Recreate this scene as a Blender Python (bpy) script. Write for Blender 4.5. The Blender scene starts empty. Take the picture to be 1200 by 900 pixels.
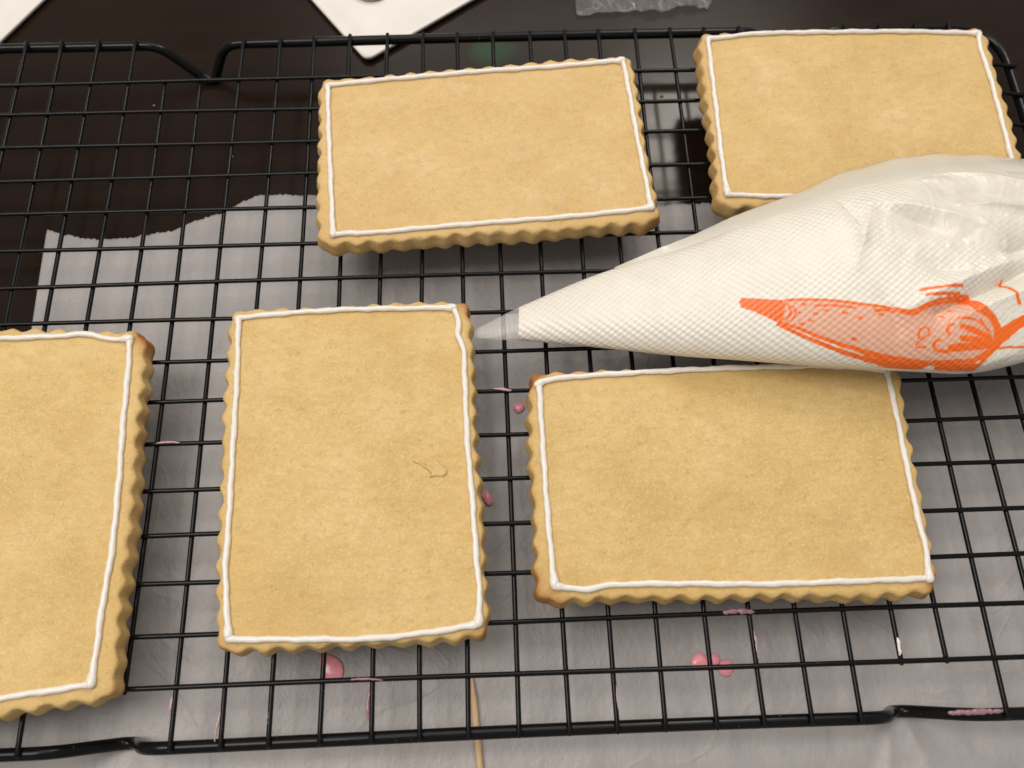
import bpy, bmesh, math, random
import numpy as np
from mathutils import Matrix, Vector

SC = bpy.context.scene
COL = SC.collection
MM = 0.001

# ------------------------------------------------------------------ camera
cam_d = bpy.data.cameras.new("camera")
cam = bpy.data.objects.new("camera", cam_d)
COL.objects.link(cam)
SC.camera = cam
Rm = ((0.9992765348424579, -0.036677955579196654, 0.010056564412373481),
      (0.03022963115108048, 0.926461584156877, 0.3751734298720681),
      (-0.023077614992008253, -0.37459799873468685, 0.9269000825494732))
M = Matrix(Rm).transposed().to_4x4()
M.translation = Vector((-0.0047979510, -0.1291824538, 0.2707288205))
cam.matrix_world = M
cam_d.sensor_width = 36.0
cam_d.lens = 30.0
cam_d.clip_start = 0.01
cam_d.clip_end = 20.0
cam_d.dof.use_dof = True
cam_d.dof.focus_distance = 0.285
cam_d.dof.aperture_fstop = 13.0

# ------------------------------------------------------------------ room light
W = bpy.data.worlds.new("World")
SC.world = W
W.use_nodes = True
bg = W.node_tree.nodes["Background"]
bg.inputs[0].default_value = (1.0, 0.95, 0.88, 1)
bg.inputs[1].default_value = 0.35

def area(name, loc, target, sx, sy, power, col):
    l = bpy.data.lights.new(name, 'AREA')
    l.shape = 'RECTANGLE'; l.size = sx; l.size_y = sy
    l.energy = power; l.color = col
    o = bpy.data.objects.new(name, l)
    COL.objects.link(o)
    o.location = loc
    o.rotation_euler = (Vector(target) - Vector(loc)).to_track_quat('-Z', 'Y').to_euler()
    return o
area("ceiling_lamp", (0.15, 0.95, 1.7), (0.05, 0.2, 0.0), 1.2, 1.6, 13, (1.0, 0.94, 0.86))
area("room_lamp", (-0.62, 0.02, 1.40), (0.0, 0.0, 0.0), 0.7, 0.7, 12.3, (1.0, 0.93, 0.84))
area("pendant_lamp", (0.36, 0.90, 1.08), (0.05, 0.05, 0.0), 0.20, 0.26, 3.2, (1.0, 0.91, 0.80))

vs = SC.view_settings
SC.display_settings.display_device = 'sRGB'
vs.view_transform = 'Standard'
vs.look = 'None'
vs.exposure = 0.0
vs.gamma = 1.0
vs.use_curve_mapping = False
SC.cycles.use_denoising = True
SC.cycles.max_bounces = 10
SC.cycles.transparent_max_bounces = 16

# ------------------------------------------------------------------ helpers
rng = np.random.default_rng(7)

def link(name, me, mat=None, parent=None, loc=None):
    o = bpy.data.objects.new(name, me)
    COL.objects.link(o)
    if mat is not None:
        me.materials.clear(); me.materials.append(mat)
    if parent is not None:
        o.parent = parent
    if loc is not None:
        o.location = loc
    return o

def mesh(name, v, f, smooth=True):
    me = bpy.data.meshes.new(name)
    v = np.asarray(v, dtype=np.float32)
    if isinstance(f, np.ndarray):
        f = [f]; quads = f[0]; extra = []
    else:
        quads = np.array([q for q in f if len(q) == 4], dtype=np.int32).reshape(-1, 4)
        extra = [list(q) for q in f if len(q) != 4]
    tot = np.r_[np.full(len(quads), 4), [len(q) for q in extra]].astype(np.int32)
    idx = np.r_[quads.ravel(), [i for q in extra for i in q]].astype(np.int32)
    me.vertices.add(len(v)); me.vertices.foreach_set('co', v.ravel())
    me.loops.add(len(idx)); me.loops.foreach_set('vertex_index', idx)
    me.polygons.add(len(tot))
    me.polygons.foreach_set('loop_start', np.r_[0, np.cumsum(tot)[:-1]].astype(np.int32))
    me.polygons.foreach_set('use_smooth', np.full(len(tot), bool(smooth)))
    me.update(calc_edges=True)
    me.validate()
    return me

def grid_faces(nu, nv, wrap_v=False):
    i = np.arange(nu - 1)[:, None]
    j = np.arange(nv if wrap_v else nv - 1)[None, :]
    a = i * nv + j
    b = i * nv + (j + 1) % nv
    c = (i + 1) * nv + (j + 1) % nv
    d = (i + 1) * nv + j
    return np.stack([a, b, c, d], -1).reshape(-1, 4)

def tag(o, label, cat, group=None, kind=None):
    o['label'] = label
    o['category'] = cat
    if group: o['group'] = group
    if kind: o['kind'] = kind
    return o

def empty(name, loc):
    o = bpy.data.objects.new(name, None)
    COL.objects.link(o)
    o.location = loc
    o.empty_display_size = 0.01
    return o

def catmull(P, n):
    P = np.asarray(P, float)
    Q = np.vstack([2 * P[0] - P[1], P, 2 * P[-1] - P[-2]])
    t = np.linspace(0, len(P) - 1, n)
    k = np.clip(t.astype(int), 0, len(P) - 2)
    u = (t - k)[:, None]
    p0, p1, p2, p3 = Q[k], Q[k + 1], Q[k + 2], Q[k + 3]
    return 0.5 * (2 * p1 + (p2 - p0) * u + (2 * p0 - 5 * p1 + 4 * p2 - p3) * u * u + (3 * p1 - p0 - 3 * p2 + p3) * u ** 3)

def arc_resample(P, step, closed=False):
    P = np.asarray(P, float)
    if closed: P = np.vstack([P, P[:1]])
    d = np.r_[0, np.cumsum(np.linalg.norm(np.diff(P, axis=0), axis=1))]
    n = max(2, int(round(d[-1] / step)) + 1)
    s = np.linspace(0, d[-1], n)
    out = np.stack([np.interp(s, d, P[:, k]) for k in range(P.shape[1])], 1)
    return out[:-1] if closed else out

def fillet(P, radii, closed=False, n=8):
    """polyline with its corners rounded"""
    P = [np.asarray(p, float) for p in P]
    out = []
    N = len(P)
    for i, p in enumerate(P):
        r = radii[i] if hasattr(radii, '__len__') else radii
        if (not closed and i in (0, N - 1)) or r <= 0:
            out.append(p); continue
        a, b = P[i - 1], P[(i + 1) % N]
        la, lb = np.linalg.norm(a - p), np.linalg.norm(b - p)
        q = min(r, la * 0.49, lb * 0.49)
        s, e = p + (a - p) / la * q, p + (b - p) / lb * q
        for t in np.linspace(0, 1, n):
            out.append((1 - t) ** 2 * s + 2 * t * (1 - t) * p + t * t * e)
    return np.array(out)

def tube(P, r, seg=10, closed=False, zscale=1.0, round_caps=True):
    """swept tube, parallel-transport frames; r is a number or one per point"""
    P = np.asarray(P, float)
    n = len(P)
    r = np.full(n, r) if np.isscalar(r) else np.asarray(r, float)
    T = np.roll(P, -1, 0) - np.roll(P, 1, 0) if closed else np.gradient(P, axis=0)
    T /= np.linalg.norm(T, axis=1)[:, None] + 1e-12
    if not closed and round_caps:
        k = 3
        pre, post, rp, rq = [], [], [], []
        for q in range(k):
            a = (q + 0.15) / k * math.pi / 2
            pre.append(P[0] - T[0] * r[0] * math.cos(a) * 0.9); rp.append(r[0] * math.sin(a))
            post.append(P[-1] + T[-1] * r[-1] * math.cos(a) * 0.9); rq.append(r[-1] * math.sin(a))
        P = np.vstack([pre, P, post[::-1]])
        T = np.vstack([[T[0]] * k, T, [T[-1]] * k])
        r = np.r_[rp, r, rq[::-1]]
        n = len(P)
    ref = np.array([0, 0, 1.0]) if abs(T[0][2]) < 0.9 else np.array([1.0, 0, 0])
    V = []
    N0 = np.cross(ref, T[0]); N0 /= np.linalg.norm(N0)
    th = np.linspace(0, 2 * math.pi, seg, endpoint=False)
    for i in range(n):
        N0 = N0 - T[i] * (N0 @ T[i]); N0 /= np.linalg.norm(N0)
        B = np.cross(T[i], N0)
        ring = np.cos(th)[:, None] * N0 + np.sin(th)[:, None] * B
        ring = ring * r[i]
        ring[:, 2] *= zscale
        V.append(P[i] + ring)
    V = np.vstack(V)
    F = grid_faces(n, seg, True).tolist()
    if closed:
        F += [((n - 1) * seg + j, (n - 1) * seg + (j + 1) % seg, (j + 1) % seg, j) for j in range(seg)]
    else:
        F.append(tuple(range(seg - 1, -1, -1)))
        F.append(tuple(range((n - 1) * seg, n * seg)))
    return V, F

def snoise(x, y, seed, octaves=4, scale=1.0):
    """smooth sum-of-waves noise, about -1..1"""
    g = np.random.default_rng(seed)
    out = np.zeros_like(np.asarray(x, float))
    amp, tot = 1.0, 0.0
    f = scale
    for o in range(octaves):
        for k in range(4):
            a = g.uniform(0, 2 * math.pi); ph = g.uniform(0, 2 * math.pi); ff = f * g.uniform(0.7, 1.4)
            out += amp * np.sin((x * math.cos(a) + y * math.sin(a)) * ff + ph) * 0.5
        tot += amp
        amp *= 0.5; f *= 2.1
    return out / tot

# ------------------------------------------------------------------ materials
class NT:
    def __init__(self, name):
        self.m = bpy.data.materials.new(name)
        self.m.use_nodes = True
        self.t = self.m.node_tree
        self.n = self.t.nodes
        self.b = self.n["Principled BSDF"]
    def add(self, typ, **kw):
        nd = self.n.new(typ)
        for k, v in kw.items(): setattr(nd, k, v)
        return nd
    def l(self, a, b): self.t.links.new(a, b)
    def coord(self, which='Object'):
        return self.add('ShaderNodeTexCoord').outputs[which]
    def noise(self, vec, scale, detail=4, rough=0.55, dist=0.0):
        nd = self.add('ShaderNodeTexNoise')
        nd.inputs['Scale'].default_value = scale
        nd.inputs['Detail'].default_value = detail
        nd.inputs['Roughness'].default_value = rough
        nd.inputs['Distortion'].default_value = dist
        self.l(vec, nd.inputs['Vector'])
        return nd.outputs['Fac']
    def ramp(self, fac, stops):
        r = self.add('ShaderNodeValToRGB')
        e = r.color_ramp.elements
        while len(e) < len(stops): e.new(0.5)
        for q, (p, c) in zip(e, stops):
            q.position = p; q.color = c if len(c) == 4 else (*c, 1)
        self.l(fac, r.inputs[0])
        return r.outputs[0]
    def mix(self, fac, a, b, blend='MIX'):
        nd = self.add('ShaderNodeMix', data_type='RGBA', blend_type=blend)
        for s, v in ((0, fac), (6, a), (7, b)):
            if hasattr(v, 'is_linked'): self.l(v, nd.inputs[s])
            else: nd.inputs[s].default_value = v if s == 0 else ((*v, 1) if len(v) == 3 else v)
        return nd.outputs[2]
    def math(self, op, a, b=0.0, clamp=False):
        nd = self.add('ShaderNodeMath', operation=op)
        nd.use_clamp = clamp
        for s, v in ((0, a), (1, b)):
            if hasattr(v, 'is_linked'): self.l(v, nd.inputs[s])
            else: nd.inputs[s].default_value = v
        return nd.outputs[0]
    def scale(self, vec, s):
        nd = self.add('ShaderNodeMapping')
        nd.inputs['Scale'].default_value = s
        self.l(vec, nd.inputs['Vector'])
        return nd.outputs[0]
    def bump(self, h, strength, dist, normal=None):
        nd = self.add('ShaderNodeBump')
        nd.inputs['Strength'].default_value = strength
        nd.inputs['Distance'].default_value = dist
        self.l(h, nd.inputs['Height'])
        if normal is not None: self.l(normal, nd.inputs['Normal'])
        self.l(nd.outputs[0], self.b.inputs['Normal'])
        return nd.outputs[0]
    def set(self, **kw):
        for k, v in kw.items():
            s = self.b.inputs[k.replace('_', ' ')]
            if hasattr(v, 'is_linked'): self.l(v, s)
            else: s.default_value = (*v, 1) if hasattr(v, '__len__') and len(v) == 3 and s.type == 'RGBA' else v
        return self

def simple(name, col, rough=0.5, **kw):
    t = NT(name); t.set(Base_Color=col, Roughness=rough, **kw)
    return t

# dark polished wood
t = NT("dark_wood")
v = t.coord()
g = t.noise(t.scale(v, (3.0, 26.0, 1.0)), 9.0, 6, 0.6, 0.6)
g2 = t.noise(v, 5.0, 3)
c = t.ramp(g, [(0.3, (0.012, 0.0062, 0.004)), (0.7, (0.018, 0.0092, 0.0058))])
c = t.mix(t.math('MULTIPLY', g2, 0.5), c, (0.015, 0.009, 0.007))
# a faint green patch with an uneven edge, mixed into the wood colour
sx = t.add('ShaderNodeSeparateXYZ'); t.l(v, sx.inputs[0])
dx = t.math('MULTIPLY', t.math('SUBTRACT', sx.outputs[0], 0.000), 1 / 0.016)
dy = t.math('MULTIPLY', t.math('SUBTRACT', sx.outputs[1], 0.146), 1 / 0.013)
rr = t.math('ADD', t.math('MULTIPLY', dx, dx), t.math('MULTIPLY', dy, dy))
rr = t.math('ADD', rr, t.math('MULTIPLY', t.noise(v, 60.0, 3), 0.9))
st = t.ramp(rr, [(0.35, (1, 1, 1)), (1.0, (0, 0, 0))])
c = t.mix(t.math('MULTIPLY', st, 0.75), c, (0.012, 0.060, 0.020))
sm = t.noise(v, 14.0, 5, 0.6)
t.set(Base_Color=c, Roughness=t.math('ADD', t.math('MULTIPLY', t.ramp(sm, [(0.35, (0, 0, 0)), (0.65, (1, 1, 1))]), 0.16), 0.13), Specular_IOR_Level=0.17)
t.bump(g, 0.02, 0.0003)
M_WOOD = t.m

# greaseproof paper
t = NT("parchment")
v = t.coord()
n1 = t.noise(t.scale(v, (1.4, 0.9, 1.0)), 50.0, 6, 0.65)
n2 = t.noise(t.scale(v, (1.0, 0.7, 1.0)), 420.0, 3, 0.6)
c = t.ramp(n1, [(0.3, (0.350, 0.332, 0.336)), (0.7, (0.425, 0.407, 0.410))])
c = t.mix(t.math('MULTIPLY', n2, 0.35), c, (0.31, 0.293, 0.297))
cr = t.math('ABSOLUTE', t.math('SUBTRACT', t.noise(v, 16.0, 4, 0.5, 0.8), 0.5))
cr = t.ramp(cr, [(0.0, (1, 1, 1)), (0.022, (0, 0, 0))])
sp_ = t.ramp(t.noise(v, 130.0, 4, 0.6), [(0.66, (0, 0, 0)), (0.74, (1, 1, 1))])
c = t.mix(t.math('MULTIPLY', sp_, 0.35), c, (0.29, 0.27, 0.265))
t.set(Base_Color=c, Roughness=0.42, Specular_IOR_Level=0.4)
t.bump(t.math('ADD', t.math('ADD', n2, t.math('MULTIPLY', cr, 0.5)), t.math('MULTIPLY', n1, 3.5)), 0.55, 0.0005)
M_PAPER = t.m

# black coated steel
t = NT("black_coating")
v = t.coord()
n = t.noise(v, 240.0, 4)
fl_ = t.ramp(t.noise(v, 700.0, 2), [(0.73, (0, 0, 0)), (0.77, (1, 1, 1))])
t.set(Base_Color=t.mix(t.math('MULTIPLY', fl_, 0.25), (0.005, 0.005, 0.0055), (0.35, 0.30, 0.27)), Roughness=t.math('ADD', t.math('MULTIPLY', n, 0.16), 0.13), Specular_IOR_Level=0.20)
t.bump(n, 0.12, 0.0002)
M_STEEL = t.m

# baked dough
t = NT("baked_dough")
oi = t.add('ShaderNodeObjectInfo')
va = t.add('ShaderNodeVectorMath', operation='ADD')
t.l(t.coord(), va.inputs[0]); t.l(oi.outputs['Random'], va.inputs[1])
v = va.outputs[0]
at = t.add('ShaderNodeVertexColor', layer_name='toast')
sp = t.add('ShaderNodeSeparateColor'); t.l(at.outputs[0], sp.inputs[0])
big = t.noise(v, 34.0, 4, 0.55)
mid = t.noise(t.scale(v, (1.0, 1.6, 1.0)), 230.0, 5, 0.6, 0.3)
fine = t.noise(v, 1300.0, 3, 0.6)
c = t.ramp(big, [(0.30, (0.575, 0.395, 0.145)), (0.50, (0.66, 0.470, 0.190)), (0.72, (0.73, 0.545, 0.258))])
c = t.mix(t.math('MULTIPLY', t.ramp(mid, [(0.35, (1, 1, 1)), (0.60, (0, 0, 0))]), 0.42), c, (0.52, 0.345, 0.13))
c = t.mix(t.math('MULTIPLY', t.ramp(fine, [(0.50, (0, 0, 0)), (0.68, (1, 1, 1))]), 0.42), c, (0.84, 0.69, 0.40))
po = t.ramp(t.noise(v, 520.0, 4, 0.7, 0.4), [(0.30, (1, 1, 1)), (0.40, (0, 0, 0))])
c = t.mix(t.math('MULTIPLY', po, 0.16), c, (0.44, 0.27, 0.09))
pt = t.ramp(t.noise(t.scale(v, (1.0, 1.4, 1.0)), 62.0, 5, 0.65, 0.5), [(0.52, (0, 0, 0)), (0.68, (1, 1, 1))])
c = t.mix(t.math('MULTIPLY', pt, 0.34), c, (0.52, 0.34, 0.14))
c = t.mix(t.math('MULTIPLY', sp.outputs[1], 0.30), c, (0.70, 0.48, 0.28))  # lamp sheen painted as an even pinkish tint, strongest on the back cookies
# blotches of paler, sugary bloom
bl = t.ramp(t.noise(v, 95.0, 6, 0.7), [(0.55, (0, 0, 0)), (0.70, (1, 1, 1))])
c = t.mix(t.math('MULTIPLY', t.math('MULTIPLY', bl, sp.outputs[1]), 0.38), c, (0.80, 0.62, 0.44))
c = t.mix(t.math('MULTIPLY', sp.outputs[2], 0.40), c, (0.59, 0.385, 0.13))
tn = t.math('ADD', sp.outputs[0], t.math('MULTIPLY', t.math('SUBTRACT', big, 0.5), 0.5), True)
tn = t.math('MULTIPLY', tn, sp.outputs[0], True)
c = t.mix(t.ramp(tn, [(0.02, (0, 0, 0)), (0.85, (1, 1, 1))]), c, (0.36, 0.135, 0.030))
t.set(Base_Color=c, Roughness=0.62, Specular_IOR_Level=0.30, Subsurface_Weight=0.12, Subsurface_Scale=0.0015)
t.b.inputs['Subsurface Radius'].default_value = (1.0, 0.5, 0.2)
hh = t.math('ADD', t.math('MULTIPLY', mid, 1.0), t.math('MULTIPLY', fine, 0.22))
hh = t.math('ADD', hh, t.math('MULTIPLY', t.noise(v, 90.0, 3), 1.2))
hh = t.math('SUBTRACT', hh, t.math('MULTIPLY', po, 0.3))
t.bump(hh, 0.65, 0.0006)
M_DOUGH = t.m

# royal icing
t = NT("white_icing")
v = t.coord()
n = t.noise(v, 500.0, 3)
t.set(Base_Color=(0.80, 0.765, 0.72), Roughness=0.26, Specular_IOR_Level=0.5, Subsurface_Weight=0.25, Subsurface_Scale=0.001)
t.bump(n, 0.12, 0.0002)
M_ICING = t.m

def icing_col(name, col):
    t = NT(name)
    n = t.noise(t.coord(), 400.0, 3)
    t.set(Base_Color=t.mix(n, col, tuple(min(1, k * 1.35) for k in col)), Roughness=0.2, Subsurface_Weight=0.2, Subsurface_Scale=0.001)
    t.bump(n, 0.15, 0.0003)
    return t.m
M_PINK = icing_col("pink_icing", (0.74, 0.29, 0.35))
M_MAUVE = icing_col("mauve_icing", (0.27, 0.15, 0.185))
M_ROSE = icing_col("pale_rose_icing", (0.40, 0.26, 0.28))
# bag film over white icing; print mask in R (orange line), G (salmon fill), B (embossed diamonds)
t = NT("piping_bag_film")
at = t.add('ShaderNodeVertexColor', layer_name='print')
sp = t.add('ShaderNodeSeparateColor'); t.l(at.outputs[0], sp.inputs[0])
v = t.coord()
uv = t.add('ShaderNodeUVMap', uv_map='film')
sx = t.add('ShaderNodeSeparateXYZ'); t.l(uv.outputs[0], sx.inputs[0])
TAU = 2 * math.pi
wa = t.math('SINE', t.math('MULTIPLY', t.math('ADD', t.math('MULTIPLY', sx.outputs[0], 0.8), sx.outputs[1]), TAU))
wb = t.math('SINE', t.math('MULTIPLY', t.math('SUBTRACT', t.math('MULTIPLY', sx.outputs[0], 0.8), sx.outputs[1]), TAU))
dia = t.math('MULTIPLY', t.math('ADD', t.math('MULTIPLY', wa, 0.85), t.math('MULTIPLY', wb, 1.15)), 0.5)
dia = t.math('MULTIPLY', t.math('ADD', t.math('MULTIPLY', dia, 0.5), 0.5), sp.outputs[2])
n1 = t.noise(v, 120.0, 4)
c = t.ramp(n1, [(0.3, (0.74, 0.705, 0.63)), (0.7, (0.80, 0.77, 0.705))])
c = t.mix(t.math('MULTIPLY', dia, 0.30), c, (0.89, 0.87, 0.82))
gs = t.math('MULTIPLY', t.math('SUBTRACT', 1.0, sp.outputs[2], True), t.ramp(t.noise(v, 42.0, 3), [(0.42, (0, 0, 0)), (0.60, (1, 1, 1))]))
c = t.mix(t.math('MULTIPLY', gs, 0.25), c, (0.58, 0.54, 0.46))
c = t.mix(t.math('MULTIPLY', sp.outputs[1], 0.80), c, (0.72, 0.33, 0.20))
c = t.mix(sp.outputs[0], c, (0.88, 0.155, 0.012))
t.set(Base_Color=c, Roughness=0.34, Specular_IOR_Level=0.5, Subsurface_Weight=0.15, Subsurface_Scale=0.002, Coat_Weight=0.22, Coat_Roughness=0.30)
hb = t.math('ADD', t.math('MULTIPLY', dia, 0.7), t.math('MULTIPLY', t.noise(v, 260.0, 3), 0.35))
slack = t.math('SUBTRACT', 1.0, sp.outputs[2], True)
rid = t.math('ABSOLUTE', t.math('SUBTRACT', t.noise(t.scale(v, (1.0, 0.6, 1.0)), 75.0, 4, 0.55, 0.9), 0.5))
rid = t.ramp(rid, [(0.0, (1, 1, 1)), (0.10, (0, 0, 0))])
hb = t.math('ADD', hb, t.math('MULTIPLY', t.math('MULTIPLY', rid, slack), 0.5))
t.bump(hb, 0.60, 0.00055)
M_BAG = t.m

def clear_film(name, alpha, tint, rough=0.22, milky=0.35):
    t = NT(name)
    v = t.coord()
    n = t.noise(v, 300.0, 4)
    t.set(Base_Color=tint, Roughness=rough, Specular_IOR_Level=0.7)
    t.bump(n, 0.35, 0.0006)
    tr = t.add('ShaderNodeBsdfTransparent')
    mx = t.add('ShaderNodeMixShader')
    mx.inputs[0].default_value = alpha
    t.l(tr.outputs[0], mx.inputs[1]); t.l(t.b.outputs[0], mx.inputs[2])
    t.l(mx.outputs[0], t.n['Material Output'].inputs[0])
    return t.m
M_CLEAR = clear_film("clear_film", 0.30, (0.75, 0.74, 0.73))
M_FLAP = clear_film("milky_film", 0.80, (0.74, 0.705, 0.63), 0.28)
M_WRAP = clear_film("crumpled_wrap", 0.15, (0.45, 0.45, 0.45), 0.08)

t = NT("white_glaze")
n = t.noise(t.coord(), 60.0, 3)
t.set(Base_Color=t.ramp(n, [(0.3, (0.74, 0.72, 0.69)), (0.7, (0.79, 0.77, 0.74))]), Roughness=0.25)
M_GLAZE = t.m
t = NT("pale_wood")
v = t.coord()
n = t.noise(t.scale(v, (1, 0.05, 1)), 1500.0, 4)
t.set(Base_Color=t.ramp(n, [(0.3, (0.50, 0.34, 0.18)), (0.7, (0.66, 0.48, 0.29))]), Roughness=0.6)
M_PICK = t.m

# ------------------------------------------------------------------ setting: table
TABLE_Z = -20.0
me = mesh("table_top", [(-1.5, -1.2, 0), (1.5, -1.2, 0), (1.5, 1.8, 0), (-1.5, 1.8, 0),
                        (-1.5, -1.2, -0.03), (1.5, -1.2, -0.03), (1.5, 1.8, -0.03), (-1.5, 1.8, -0.03)],
          [(0, 1, 2, 3), (7, 6, 5, 4), (0, 4, 5, 1), (1, 5, 6, 2), (2, 6, 7, 3), (3, 7, 4, 0)], False)
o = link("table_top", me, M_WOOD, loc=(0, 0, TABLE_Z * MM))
o['kind'] = 'structure'

# ------------------------------------------------------------------ greaseproof paper sheet, torn along its far edge
TORN = np.array([[-178.1, 60.0], [-171.0, 57.0], [-163, 55.2], [-156.4, 54.6], [-148, 54.9], [-141.0, 55.7], [-129.6, 57.7], [-120.0, 62.2],
                 [-109.6, 65.8], [-103.8, 69.7], [-97.4, 73.5], [-78.6, 73.0], [-40, 71.0], [10, 68.0], [65.3, 63.8], [84.3, 64.4], [160, 60], [260, 55.0]])
nu, nv = 620, 240
u = np.linspace(0, 1, nu)[:, None] * np.ones((1, nv))
w = np.ones((nu, 1)) * (np.linspace(0, 1, nv)[None, :] ** 1.0)
xt = -178.1 + u * 438.1
ytop = np.interp(xt[:, 0], TORN[:, 0], TORN[:, 1])
jag = 0.45 * snoise(xt[:, 0], 0 * xt[:, 0], 5, 4, 1.1) + 0.35 * snoise(xt[:, 0], 0 * xt[:, 0], 6, 3, 3.3)
ytop = ytop + jag
y0 = -230.0
Y = y0 + (ytop[:, None] - y0) * w
X = xt + (1 - u) * np.interp(Y, [-230, -134, 18, 60], [10.5, 7.1, 1.5, 0])
Z = 0.55 + 0.35 * snoise(X, Y, 11, 3, 0.028) + 0.10 * snoise(X, Y, 12, 3, 0.11)
def ridge(X, Y, a, b, amp, wid):
    a, b = np.array(a, float), np.array(b, float)
    d = b - a; L2 = d @ d
    tt = np.clip(((X - a[0]) * d[0] + (Y - a[1]) * d[1]) / L2, 0, 1)
    dist = np.hypot(X - a[0] - tt * d[0], Y - a[1] - tt * d[1])
    return amp * np.exp(-np.abs(dist / wid) ** 1.3) * (0.35 + 0.65 * np.sin(math.pi * np.clip(tt, 0.08, 0.92)))
for a, b, amp, wid in [((118, -128), (112, -160), 1.5, 3.0), ((128, -129), (150, -150), 1.0, 3.0), ((122, -128), (131, -158), 0.8, 2.0),
                       ((-128, -131), (-122, -160), 0.8, 3.0), ((150, -150), (185, -140), 0.9, 4.0), ((-150, 40), (-110, 12), 0.35, 3.0),
                       ((40, -120), (90, -150), 0.5, 4.0), ((-170, 30), (-60, 50), 0.3, 5.0), ((150, -60), (190, -90), 0.5, 3.5),
                       ((20, -30), (-10, -100), 0.25, 3.0), ((-60, -130), (10, -122), 0.3, 4)]:
    Z += ridge(X, Y, a, b, amp, wid)
Z = np.maximum(Z, 0.12)
edge = np.clip((ytop[:, None] - Y) / 3.0, 0, 1)
Z = Z * (0.25 + 0.75 * edge)
V = np.stack([X, Y, TABLE_Z + Z], -1).reshape(-1, 3) * MM
me = mesh("paper", V, grid_faces(nu, nv)[:, ::-1])
o = link("parchment_sheet", me, M_PAPER)
md = o.modifiers.new("thickness", 'SOLIDIFY'); md.thickness = 0.00008; md.offset = -1
tag(o, "translucent grey-white baking paper with torn far edge under the rack", "paper")
def paper_z(x, y):
    k = np.argmin((X - x) ** 2 + (Y - y) ** 2)
    return TABLE_Z + Z.ravel()[k]
PX, PY, PZ = X, Y, Z

# ------------------------------------------------------------------ cooling rack
CX, CY = 14.6, 15.202
YB, YF, XL, XR = 136.4, -130.3, -219.0, 211.0
RB, RW, ZB = 1.95, 0.80, -3.3
rack = empty("cooling_rack", (0, 0, TABLE_Z * MM))
tag(rack, "black wire cooling rack with square grid standing over the baking paper", "cooling rack")
OFF = np.array([0, 0, -TABLE_Z])
FEET = (-124.1, 124.1)
def foot(x0, y, inward, sgn):
    zb = TABLE_Z + RB + 0.02
    sh = math.copysign(3.5, x0)      # feet splay toward the middle
    return [(x0 - sgn * 13.5, y, ZB), (x0 - sgn * 2.2 - sh, y + inward, zb), (x0 + sgn * 2.2 - sh, y + inward, zb), (x0 + sgn * 13.5, y, ZB)]
path, rad = [(XL, YB, ZB)], [20]
for x in FEET:
    path += foot(x, YB, -4.5, 1); rad += [6, 4, 4, 6]
path.append((XR, YB, ZB)); rad.append(20)
path.append((XR, YF, ZB)); rad.append(20)
for x in FEET[::-1]:
    path += foot(x, YF, 1.8, -1); rad += [6, 4, 4, 6]
path.append((XL, YF, ZB)); rad.append(20)
P = arc_resample(fillet(path, rad, True, 10), 2.0, True)
P[:, 1] += 0.5 * np.sin(P[:, 0] * 0.017 + 1.0)
V, F = tube((P + OFF) * MM, RB * MM, 14, True)
link("frame", mesh("frame", V, F), M_STEEL, rack)
for i in range(0, 27):
    x = (i - 13) * CX
    y1 = (8.5 - 1) * CY + 0.9 if i in (4, 5, 21, 22) else YB + 0.3
    y2 = (8.5 - 16) * CY - 0.9 if i in (4, 5, 21, 22) else YF - 0.8
    yy = np.linspace(y1, y2, 40)
    xx = x + 0.35 * np.sin(yy * 0.021 + i * 1.7) + rng.normal(0, 0.18)
    zz = -0.62 + 0.12 * np.sin(yy * 0.03 + i)
    V, F = tube((np.stack([xx, yy, zz], 1) + OFF) * MM, RW * MM, 10)
    link("cross_wire", mesh("cross_wire", V, F), M_STEEL, rack)
for j in range(1, 17):
    y = (8.5 - j) * CY
    xx = np.r_[XL - 1.2, XL + 3, XL + 8, np.linspace(XL + 14, XR - 14, 50), XR - 8, XR - 3, XR + 1.2]
    zz = np.r_[-0.9, -0.6, 0.4, np.full(50, 0.62), 0.4, -0.6, -0.9] + 0.08 * np.sin(xx * 0.05 + j)
    yy = y + 0.35 * np.sin(xx * 0.016 + j * 2.1) + rng.normal(0, 0.15)
    V, F = tube((np.stack([xx, yy, zz], 1) + OFF) * MM, RW * MM, 8)
    link("long_wire", mesh("long_wire", V, F), M_STEEL, rack)

# ------------------------------------------------------------------ cookies
CZ = 1.45      # underside of the cookies, on the wires
CH = 8.0       # their thickness
def medial(q):
    q = np.asarray(q, float)
    e = [np.linalg.norm(q[1] - q[0]), np.linalg.norm(q[2] - q[1])]
    if e[0] >= e[1]:
        a, b = (q[0] + q[3]) / 2, (q[1] + q[2]) / 2; L, S = e[0], e[1]
    else:
        a, b = (q[0] + q[1]) / 2, (q[2] + q[3]) / 2; L, S = e[1], e[0]
    d = (b - a) / np.linalg.norm(b - a)
    return a + d * S / 2, b - d * S / 2

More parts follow.
